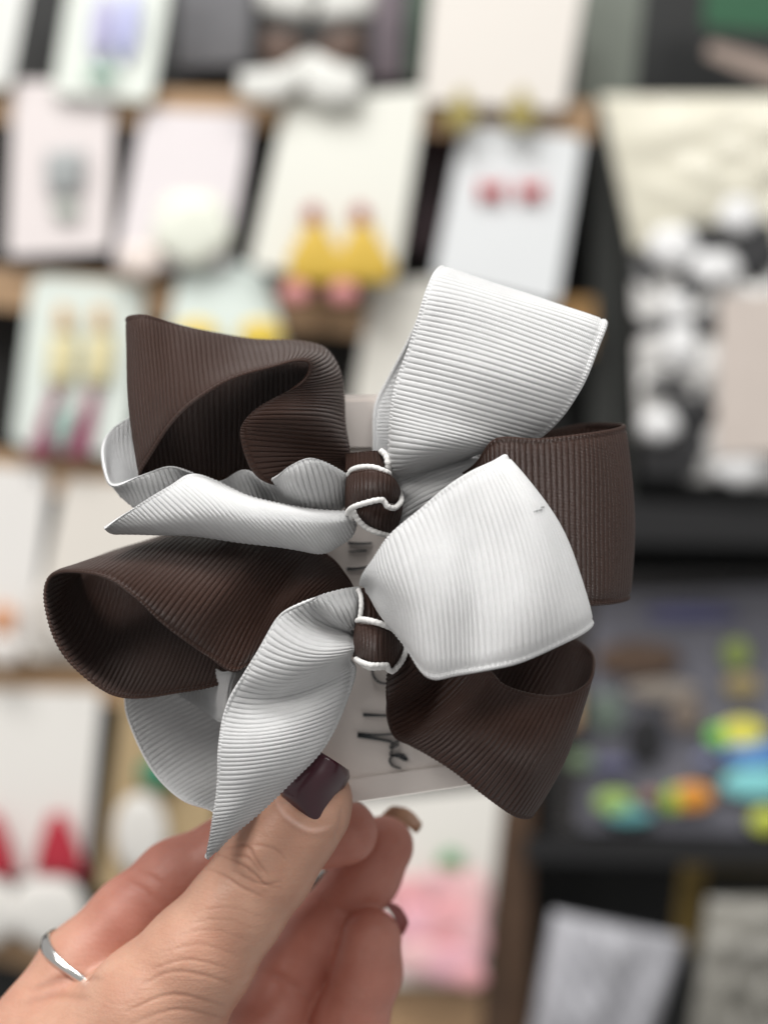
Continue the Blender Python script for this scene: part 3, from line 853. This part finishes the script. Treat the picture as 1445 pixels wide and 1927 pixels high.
# ------------------------------------------------------------------ the hand
def skin_mat():
    m = bpy.data.materials.new('skin'); m.use_nodes = True
    N = m.node_tree.nodes; L = m.node_tree.links
    b = N['Principled BSDF']
    b.inputs['Roughness'].default_value = 0.42
    b.inputs['Specular IOR Level'].default_value = 0.4
    b.inputs['Subsurface Weight'].default_value = 0.25
    b.inputs['Subsurface Radius'].default_value = (1.0, 0.35, 0.2)
    b.inputs['Subsurface Scale'].default_value = 0.003
    at = N.new('ShaderNodeAttribute'); at.attribute_name = 'tone'
    tc = N.new('ShaderNodeTexCoord')
    no = N.new('ShaderNodeTexNoise'); no.inputs['Scale'].default_value = 130; no.inputs['Detail'].default_value = 6
    L.new(tc.outputs['Object'], no.inputs['Vector'])
    mx = N.new('ShaderNodeMix'); mx.data_type = 'RGBA'
    mx.inputs['A'].default_value = (0.60, 0.35, 0.25, 1)     # tan back of the thumb
    mx.inputs['B'].default_value = (0.57, 0.25, 0.19, 1)     # pinker inside of the fingers
    L.new(at.outputs['Fac'], mx.inputs['Factor'])
    hs = N.new('ShaderNodeMix'); hs.data_type = 'RGBA'; hs.blend_type = 'MULTIPLY'; hs.inputs['Factor'].default_value = 1
    cr = N.new('ShaderNodeValToRGB')
    cr.color_ramp.elements[0].position = 0.3; cr.color_ramp.elements[0].color = (0.88, 0.80, 0.78, 1)
    cr.color_ramp.elements[1].position = 0.7; cr.color_ramp.elements[1].color = (1.0, 1.0, 1.0, 1)
    L.new(no.outputs['Fac'], cr.inputs['Fac'])
    L.new(mx.outputs['Result'], hs.inputs['A']); L.new(cr.outputs['Color'], hs.inputs['B'])
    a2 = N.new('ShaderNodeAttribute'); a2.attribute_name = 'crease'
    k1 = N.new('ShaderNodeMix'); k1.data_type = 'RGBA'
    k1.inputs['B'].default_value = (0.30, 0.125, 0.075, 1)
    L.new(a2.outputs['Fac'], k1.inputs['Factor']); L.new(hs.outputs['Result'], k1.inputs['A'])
    a3 = N.new('ShaderNodeAttribute'); a3.attribute_name = 'pale'
    k2 = N.new('ShaderNodeMix'); k2.data_type = 'RGBA'
    k2.inputs['B'].default_value = (0.74, 0.50, 0.42, 1)
    L.new(a3.outputs['Fac'], k2.inputs['Factor']); L.new(k1.outputs['Result'], k2.inputs['A'])
    L.new(k2.outputs['Result'], b.inputs['Base Color'])
    vo = N.new('ShaderNodeTexVoronoi'); vo.inputs['Scale'].default_value = 1300
    L.new(tc.outputs['Object'], vo.inputs['Vector'])
    n2 = N.new('ShaderNodeTexNoise'); n2.inputs['Scale'].default_value = 500; n2.inputs['Detail'].default_value = 4
    L.new(tc.outputs['Object'], n2.inputs['Vector'])
    mpg = N.new('ShaderNodeMapping')
    mpg.inputs['Rotation'].default_value = (0, math.radians(38), 0)      # thumb axis onto z
    mpg.inputs['Scale'].default_value = (110, 110, 950)
    L.new(tc.outputs['Object'], mpg.inputs['Vector'])
    n3 = N.new('ShaderNodeTexNoise'); n3.inputs['Scale'].default_value = 1.0; n3.inputs['Detail'].default_value = 3; n3.inputs['Distortion'].default_value = 0.4
    L.new(mpg.outputs['Vector'], n3.inputs['Vector'])
    a0 = N.new('ShaderNodeMath'); a0.operation = 'MULTIPLY_ADD'; a0.inputs[1].default_value = 2.2
    L.new(n3.outputs['Fac'], a0.inputs[0]); L.new(n2.outputs['Fac'], a0.inputs[2])
    ad = N.new('ShaderNodeMath'); ad.operation = 'ADD'
    L.new(vo.outputs['Distance'], ad.inputs[0]); L.new(a0.outputs[0], ad.inputs[1])
    bp = N.new('ShaderNodeBump'); bp.inputs['Strength'].default_value = 0.25; bp.inputs['Distance'].default_value = 0.0002
    L.new(ad.outputs[0], bp.inputs['Height'])
    L.new(bp.outputs['Normal'], b.inputs['Normal'])
    return m
M_SKIN = skin_mat()
M_NAIL = mat('plum_polish', (0.050, 0.010, 0.018), 0.34, 0.5, var=0.15, coat=0.4)
M_NAILB = mat('nail_underside', (0.36, 0.20, 0.12), 0.45, var=0.1)
M_NAILP = mat('plum_nail_back', (0.36, 0.12, 0.11), 0.4, var=0.1)

def mmP(p):
    return Pn(np.array(p[:3], float)) * 1000

def rcone(X, a, b, r1, r2):
    """signed distance to a round cone (vectorised)"""
    ba = b - a; l2 = ba @ ba; rr = r1 - r2; a2 = l2 - rr * rr; il2 = 1 / l2
    pa = X - a
    y = pa @ ba; z = y - l2
    x2 = ((pa * l2 - y[..., None] * ba) ** 2).sum(-1)
    y2 = y * y * l2; z2 = z * z * l2
    k = np.sign(rr) * rr * rr * x2
    d = (np.sqrt(x2 * a2 * il2) + y * rr) * il2 - r1
    c1 = np.sign(z) * a2 * z2 > k
    c2 = np.sign(y) * a2 * y2 < k
    d = np.where(c2, np.sqrt(x2 + y2) * il2 - r1, d)
    d = np.where(c1, np.sqrt(x2 + z2) * il2 - r2, d)
    return d

def smin(a, b, k):
    h = np.maximum(k - np.abs(a - b), 0) / k
    return np.minimum(a, b) - h * h * k * 0.25

def chain(X, pts, k=2.0):
    d = None
    for p, q in zip(pts[:-1], pts[1:]):
        c = rcone(X, mmP(p), mmP(q), p[3], q[3])
        d = c if d is None else smin(d, c, k)
    return d

# joints: photo pixel x, y, depth mm, radius mm
THUMB = [(602, 1500, 4.5, 7.0), (583, 1526, 4.5, 8.4), (545, 1570, 4.5, 9.4), (500, 1634, 4.5, 10.2), (445, 1710, 4.0, 10.4), (375, 1800, 3.5, 12.0), (290, 1905, 5, 15.0), (200, 2040, 10, 20)]
INDEX = [(650, 1566, 24.5, 7.6), (540, 1582, 26, 8.2), (440, 1606, 28, 9.0), (335, 1660, 28, 9.8), (250, 1730, 26, 9.8), (160, 1822, 22, 10.4), (70, 1950, 18, 11.5)]
MIDDLE = [(722, 1592, 36, 7.3), (688, 1648, 39, 8.0), (610, 1750, 43, 8.6), (560, 1835, 44, 9.2), (500, 1950, 38, 9.8), (330, 2080, 26, 13)]
RING_F = [(698, 1768, 30, 7.3), (690, 1830, 32, 8.0), (660, 1925, 34, 8.6), (610, 2030, 32, 9.2), (430, 2130, 24, 12)]
PALM = [[(95, 1995, 17, 11), (170, 2080, 16, 20)], [(200, 2050, 14, 22), (380, 2130, 22, 20)], [(230, 2080, 16, 24), (120, 2330, 22, 26)], [(90, 1990, 18, 11), (330, 2090, 24, 16)],
        [(140, 1975, 14, 8), (300, 1975, 8, 12)]]

H = 0.62
lo = np.array([-95.0, 300.0, -150.0]); hi = np.array([15.0, 385.0, -56.0])
gx = [np.arange(lo[i], hi[i], H) for i in range(3)]
G = np.stack(np.meshgrid(*gx, indexing='ij'), -1)
palm = None
for a, b in PALM:
    c = rcone(G, mmP(a), mmP(b), a[3], b[3])
    palm = c if palm is None else smin(palm, c, 10.0)
dth = chain(G, THUMB, 3.0); din = chain(G, INDEX, 3.0); dmi = chain(G, MIDDLE, 3.0); dri = chain(G, RING_F, 3.0)
parts = [smin(d, palm, 6.0) for d in (dth, din, dmi, dri)]
sdf = parts[0]
for p in parts[1:]:
    sdf = smin(sdf, p, 0.8)

def surface_nets(s, gx):
    ins = s < 0
    nx, ny, nz = s.shape
    acc = np.zeros((nx - 1, ny - 1, nz - 1, 3)); cnt = np.zeros((nx - 1, ny - 1, nz - 1))
    corners = [(i, j, k) for i in (0, 1) for j in (0, 1) for k in (0, 1)]
    def sub(c): return (slice(c[0], nx - 1 + c[0]), slice(c[1], ny - 1 + c[1]), slice(c[2], nz - 1 + c[2]))
    for a in corners:
        for ax in range(3):
            if a[ax] == 1: continue
            b = list(a); b[ax] = 1
            sa, sb = s[sub(a)], s[sub(b)]
            m = (sa < 0) != (sb < 0)
            t = np.where(m, sa / np.where(m, sa - sb, 1), 0)
            for q in range(3):
                acc[..., q] += np.where(m, a[q] + (t if q == ax else 0), 0)
            cnt += m
    act = cnt > 0
    idx = -np.ones(act.shape, int); idx[act] = np.arange(act.sum())
    ijk = np.argwhere(act)
    V = ijk + acc[act] / cnt[act][:, None]
    V = np.stack([gx[q][0] + V[:, q] * (gx[q][1] - gx[q][0]) for q in range(3)], 1)
    Q = []
    for ax in range(3):
        sl0 = [slice(1, -1)] * 3; sl1 = [slice(1, -1)] * 3
        sl0[ax] = slice(0, -1); sl1[ax] = slice(1, None)
        A, B = ins[tuple(sl0)], ins[tuple(sl1)]
        ch = np.argwhere(A != B)
        inside = A[tuple(ch.T)]
        e = ch.copy()
        for q in range(3):
            if q != ax: e[:, q] += 1
        u, v = (ax + 1) % 3, (ax + 2) % 3
        def cell(du, dv):
            c = e.copy(); c[:, u] -= du; c[:, v] -= dv
            return idx[tuple(c.T)]
        q4 = np.stack([cell(1, 1), cell(0, 1), cell(0, 0), cell(1, 0)], 1)
        q4[~inside] = q4[~inside][:, ::-1]
        Q.append(q4)
    return V, np.concatenate(Q)

# close the volume at the cut below the frame
sdf[0] = np.maximum(sdf[0], 0.3); sdf[-1] = np.maximum(sdf[-1], 0.3)
sdf[:, 0] = np.maximum(sdf[:, 0], 0.3); sdf[:, -1] = np.maximum(sdf[:, -1], 0.3)
sdf[:, :, 0] = np.maximum(sdf[:, :, 0], 0.3)
V, Q = surface_nets(sdf, gx)
# relax
E = np.concatenate([Q[:, [0, 1]], Q[:, [1, 2]], Q[:, [2, 3]], Q[:, [3, 0]]])
for _ in range(8):
    S = np.zeros_like(V); C = np.zeros(len(V))
    for q in range(3):
        S[:, q] = np.bincount(E[:, 0], V[E[:, 1], q], len(V)) + np.bincount(E[:, 1], V[E[:, 0], q], len(V))
    C = np.bincount(E[:, 0], minlength=len(V)) + np.bincount(E[:, 1], minlength=len(V))
    V = 0.45 * V + 0.55 * S / C[:, None]
# one linear subdivision, then a light relax, so fine creases can be cut in
def subdivide(V, Q):
    e = np.concatenate([Q[:, [0, 1]], Q[:, [1, 2]], Q[:, [2, 3]], Q[:, [3, 0]]])
    es = np.sort(e, 1)
    u, inv = np.unique(es, axis=0, return_inverse=True)
    inv = inv.ravel()
    nq = len(Q); nv = len(V); ne = len(u)
    W = np.concatenate([V, V[u].mean(1), V[Q].mean(1)])
    e0, e1, e2, e3 = [nv + inv[k * nq:(k + 1) * nq] for k in range(4)]
    c = nv + ne + np.arange(nq)
    q = np.concatenate([np.stack([Q[:, 0], e0, c, e3], 1), np.stack([e0, Q[:, 1], e1, c], 1), np.stack([c, e1, Q[:, 2], e2], 1), np.stack([e3, c, e2, Q[:, 3]], 1)])
    return W, q
V, Q = subdivide(V, Q)
E = np.concatenate([Q[:, [0, 1]], Q[:, [1, 2]], Q[:, [2, 3]], Q[:, [3, 0]]])
for _ in range(3):
    S = np.zeros_like(V)
    for q in range(3):
        S[:, q] = np.bincount(E[:, 0], V[E[:, 1], q], len(V)) + np.bincount(E[:, 1], V[E[:, 0], q], len(V))
    C = np.bincount(E[:, 0], minlength=len(V)) + np.bincount(E[:, 1], minlength=len(V))
    V = 0.5 * V + 0.5 * S / C[:, None]
# vertex normals
fn = np.cross(V[Q[:, 2]] - V[Q[:, 0]], V[Q[:, 3]] - V[Q[:, 1]])
VN = np.zeros_like(V)
for c in range(4):
    for q in range(3):
        VN[:, q] += np.bincount(Q[:, c], fn[:, q], len(V))
VN /= np.linalg.norm(VN, axis=1, keepdims=True) + 1e-9
vd_th = chain(V, THUMB, 3.0); vd_in = chain(V, INDEX, 3.0); vd_mi = chain(V, MIDDLE, 3.0); vd_ri = chain(V, RING_F, 3.0)
vpx = V[:, 0] / V[:, 1] * F + CX; vpy = CY - V[:, 2] / V[:, 1] * F
front = VN[:, 1] < -0.15
on_th = (vd_th < np.minimum(np.minimum(vd_in, vd_mi), vd_ri)) & front
on_in = (vd_in < np.minimum(vd_th, vd_mi)) & front
def groove(pts, mask, depth, w, disp):
    p = np.array(pts, float)
    L = np.concatenate([[0], np.cumsum(np.linalg.norm(np.diff(p, axis=0), axis=1))])
    c = hermite(p, L, np.linspace(0, L[-1], max(6, int(L[-1] / 3))))
    fade = np.sin(np.linspace(0.08, np.pi - 0.08, len(c))) ** 0.5
    bb = mask & (vpx > c[:, 0].min() - 30) & (vpx < c[:, 0].max() + 30) & (vpy > c[:, 1].min() - 30) & (vpy < c[:, 1].max() + 30)
    ii = np.nonzero(bb)[0]
    if len(ii) == 0: return
    dd = np.hypot(vpx[ii, None] - c[None, :, 0], vpy[ii, None] - c[None, :, 1])
    j = dd.argmin(1); dm = dd[np.arange(len(ii)), j]
    disp[ii] -= depth * fade[j] * np.exp(-(dm / w) ** 2)
disp = np.zeros(len(V))
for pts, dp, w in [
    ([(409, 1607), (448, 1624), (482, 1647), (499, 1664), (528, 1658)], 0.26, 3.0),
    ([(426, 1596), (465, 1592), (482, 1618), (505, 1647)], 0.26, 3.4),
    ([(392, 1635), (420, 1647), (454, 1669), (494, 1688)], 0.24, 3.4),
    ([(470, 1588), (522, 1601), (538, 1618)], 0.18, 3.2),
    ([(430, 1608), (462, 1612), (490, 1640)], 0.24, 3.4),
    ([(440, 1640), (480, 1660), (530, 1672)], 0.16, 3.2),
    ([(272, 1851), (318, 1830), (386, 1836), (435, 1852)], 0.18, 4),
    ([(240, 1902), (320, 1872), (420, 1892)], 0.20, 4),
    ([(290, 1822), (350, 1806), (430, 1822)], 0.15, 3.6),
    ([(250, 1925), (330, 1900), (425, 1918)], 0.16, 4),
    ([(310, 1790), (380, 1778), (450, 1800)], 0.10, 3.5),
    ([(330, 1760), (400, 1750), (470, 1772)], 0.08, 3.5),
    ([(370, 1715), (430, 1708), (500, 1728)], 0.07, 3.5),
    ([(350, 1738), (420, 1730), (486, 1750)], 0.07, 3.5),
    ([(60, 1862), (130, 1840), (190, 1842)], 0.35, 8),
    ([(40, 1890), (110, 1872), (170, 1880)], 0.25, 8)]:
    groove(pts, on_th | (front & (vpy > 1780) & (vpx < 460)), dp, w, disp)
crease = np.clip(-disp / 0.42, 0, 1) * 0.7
for pts, dp, w in [([(225, 1655), (262, 1672), (300, 1705)], 0.5, 9), ([(250, 1640), (290, 1655), (320, 1685)], 0.35, 8)]:
    groove(pts, on_in, dp, w, disp)
on_mi = (vd_mi < np.minimum(vd_th, vd_ri)) & front
for pts, dp, w in [([(600, 1690), (640, 1712), (680, 1742)], 0.6, 9), ([(500, 1830), (545, 1850), (590, 1890)], 0.6, 9)]:
    groove(pts, on_mi, dp, w, disp)
# puffed cuticle around the thumb nail
groove([(516, 1500), (528, 1525), (556, 1552), (590, 1566), (620, 1560)], on_th, -0.28, 6, disp)
groove([(645, 1520), (640, 1555), (628, 1590)], on_th, 0.35, 5, disp)
pale = np.zeros(len(V))
groove([(518, 1497), (528, 1522), (556, 1549), (590, 1562), (622, 1555)], on_th, -0.6, 5, pale)
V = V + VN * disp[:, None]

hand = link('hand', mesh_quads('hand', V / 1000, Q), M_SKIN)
tag(hand, 'light skinned hand with dark plum nails pinching the printed card', 'hand')
# inside of the fingers is pinker than the back of the thumb
tone = np.clip(0.5 + 0.12 * (vd_th - np.minimum(np.minimum(vd_in, vd_mi), vd_ri)), 0, 1)
tone = np.where(vpx < 230, tone * np.clip((vpx - 60) / 170, 0.15, 1), tone)
a = hand.data.attributes.new('tone', 'FLOAT', 'POINT')
a.data.foreach_set('value', tone.astype(np.float32))
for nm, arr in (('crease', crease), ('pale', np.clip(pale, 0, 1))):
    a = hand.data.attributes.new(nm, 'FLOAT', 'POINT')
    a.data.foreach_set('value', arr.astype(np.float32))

# nails (parts of the hand)
patch('nail', [
    [(577, 1540, -2.6), (593, 1549, -3.6), (608, 1547, -2.2)],
    [(556, 1524, -2.4), (590, 1538, -4.4), (617, 1536, -1.2)],
    [(538, 1504, -1.8), (583, 1518, -5.4), (627, 1518, -0.2)],
    [(527, 1482, -1.0), (583, 1492, -6.2), (637, 1496, 0.4)],
    [(545, 1452, 0.0), (598, 1464, -6.0), (650, 1474, 1.0)],
    [(570, 1422, 1.0), (614, 1440, -4.8), (656, 1459, 1.8)],
    [(584, 1405, 1.5), (622, 1427, -4.2), (654, 1450, 2.0)]], 0.6, M_NAIL, hand)
patch('nail', [
    [(712, 1548, 40), (745, 1545, 42), (782, 1568, 40)],
    [(722, 1532, 40), (755, 1530, 43), (790, 1560, 40)],
    [(735, 1520, 41), (765, 1522, 44), (794, 1550, 41)]], 0.6, M_NAILB, hand)
patch('nail', [
    [(708, 1706, 34), (735, 1715, 37), (752, 1765, 36)],
    [(722, 1700, 35), (750, 1712, 38), (762, 1752, 36)],
    [(735, 1700, 36), (758, 1714, 38), (769, 1738, 37)]], 0.6, M_NAILP, hand)

# silver ring on the index finger
def ring():
    c = mmP((172, 1810, 22.8)); n = mmP((222, 1722, 23)) - c; n /= np.linalg.norm(n)
    a1 = np.cross(n, [0, 1, 0]); a1 /= np.linalg.norm(a1); b1 = np.cross(n, a1)
    nseg, prof = 72, [(-1.45, 0), (-1.2, .5), (0, .9), (1.2, .5), (1.45, 0), (1.1, -.35), (-1.1, -.35)]
    # hug the skin: march inwards along each direction until the finger is met
    def skin_r(t):
        dirv = a1 * math.cos(t) + b1 * math.sin(t)
        rs = np.arange(13.5, 6.0, -0.1)
        X = c[None] + dirv[None] * rs[:, None]
        dd = chain(X, INDEX, 3.0)
        pl = None
        for pa, pb in PALM:
            q = rcone(X, mmP(pa), mmP(pb), pa[3], pb[3])
            pl = q if pl is None else smin(pl, q, 10.0)
        dd = smin(dd, pl, 6.0)
        hit = np.nonzero(dd < 0)[0]
        return rs[hit[0]] + 0.15 if len(hit) else 9.0
    tt = np.linspace(0, 2 * math.pi, nseg, endpoint=False)
    RR = np.array([skin_r(t) for t in tt])
    for _ in range(6):
        RR = 0.25 * np.roll(RR, 1) + 0.5 * RR + 0.25 * np.roll(RR, -1)
    Vs, Fs = [], []
    m = len(prof)
    for i in range(nseg):
        t = 2 * math.pi * i / nseg
        for (w, h) in prof:
            r = RR[i] + h
            Vs.append((c + n * (w * (1 + 0.25 * math.cos(2 * t))) + (a1 * math.cos(t) + b1 * math.sin(t)) * r) / 1000)
    for i in range(nseg):
        for j in range(m):
            Fs.append((i * m + j, ((i + 1) % nseg) * m + j, ((i + 1) % nseg) * m + (j + 1) % m, i * m + (j + 1) % m))
    o = link('finger_ring', mesh_py('finger_ring', Vs, Fs), M_SILVER)
    tag(o, 'slim silver ring worn at the base of the index finger', 'ring')
ring()
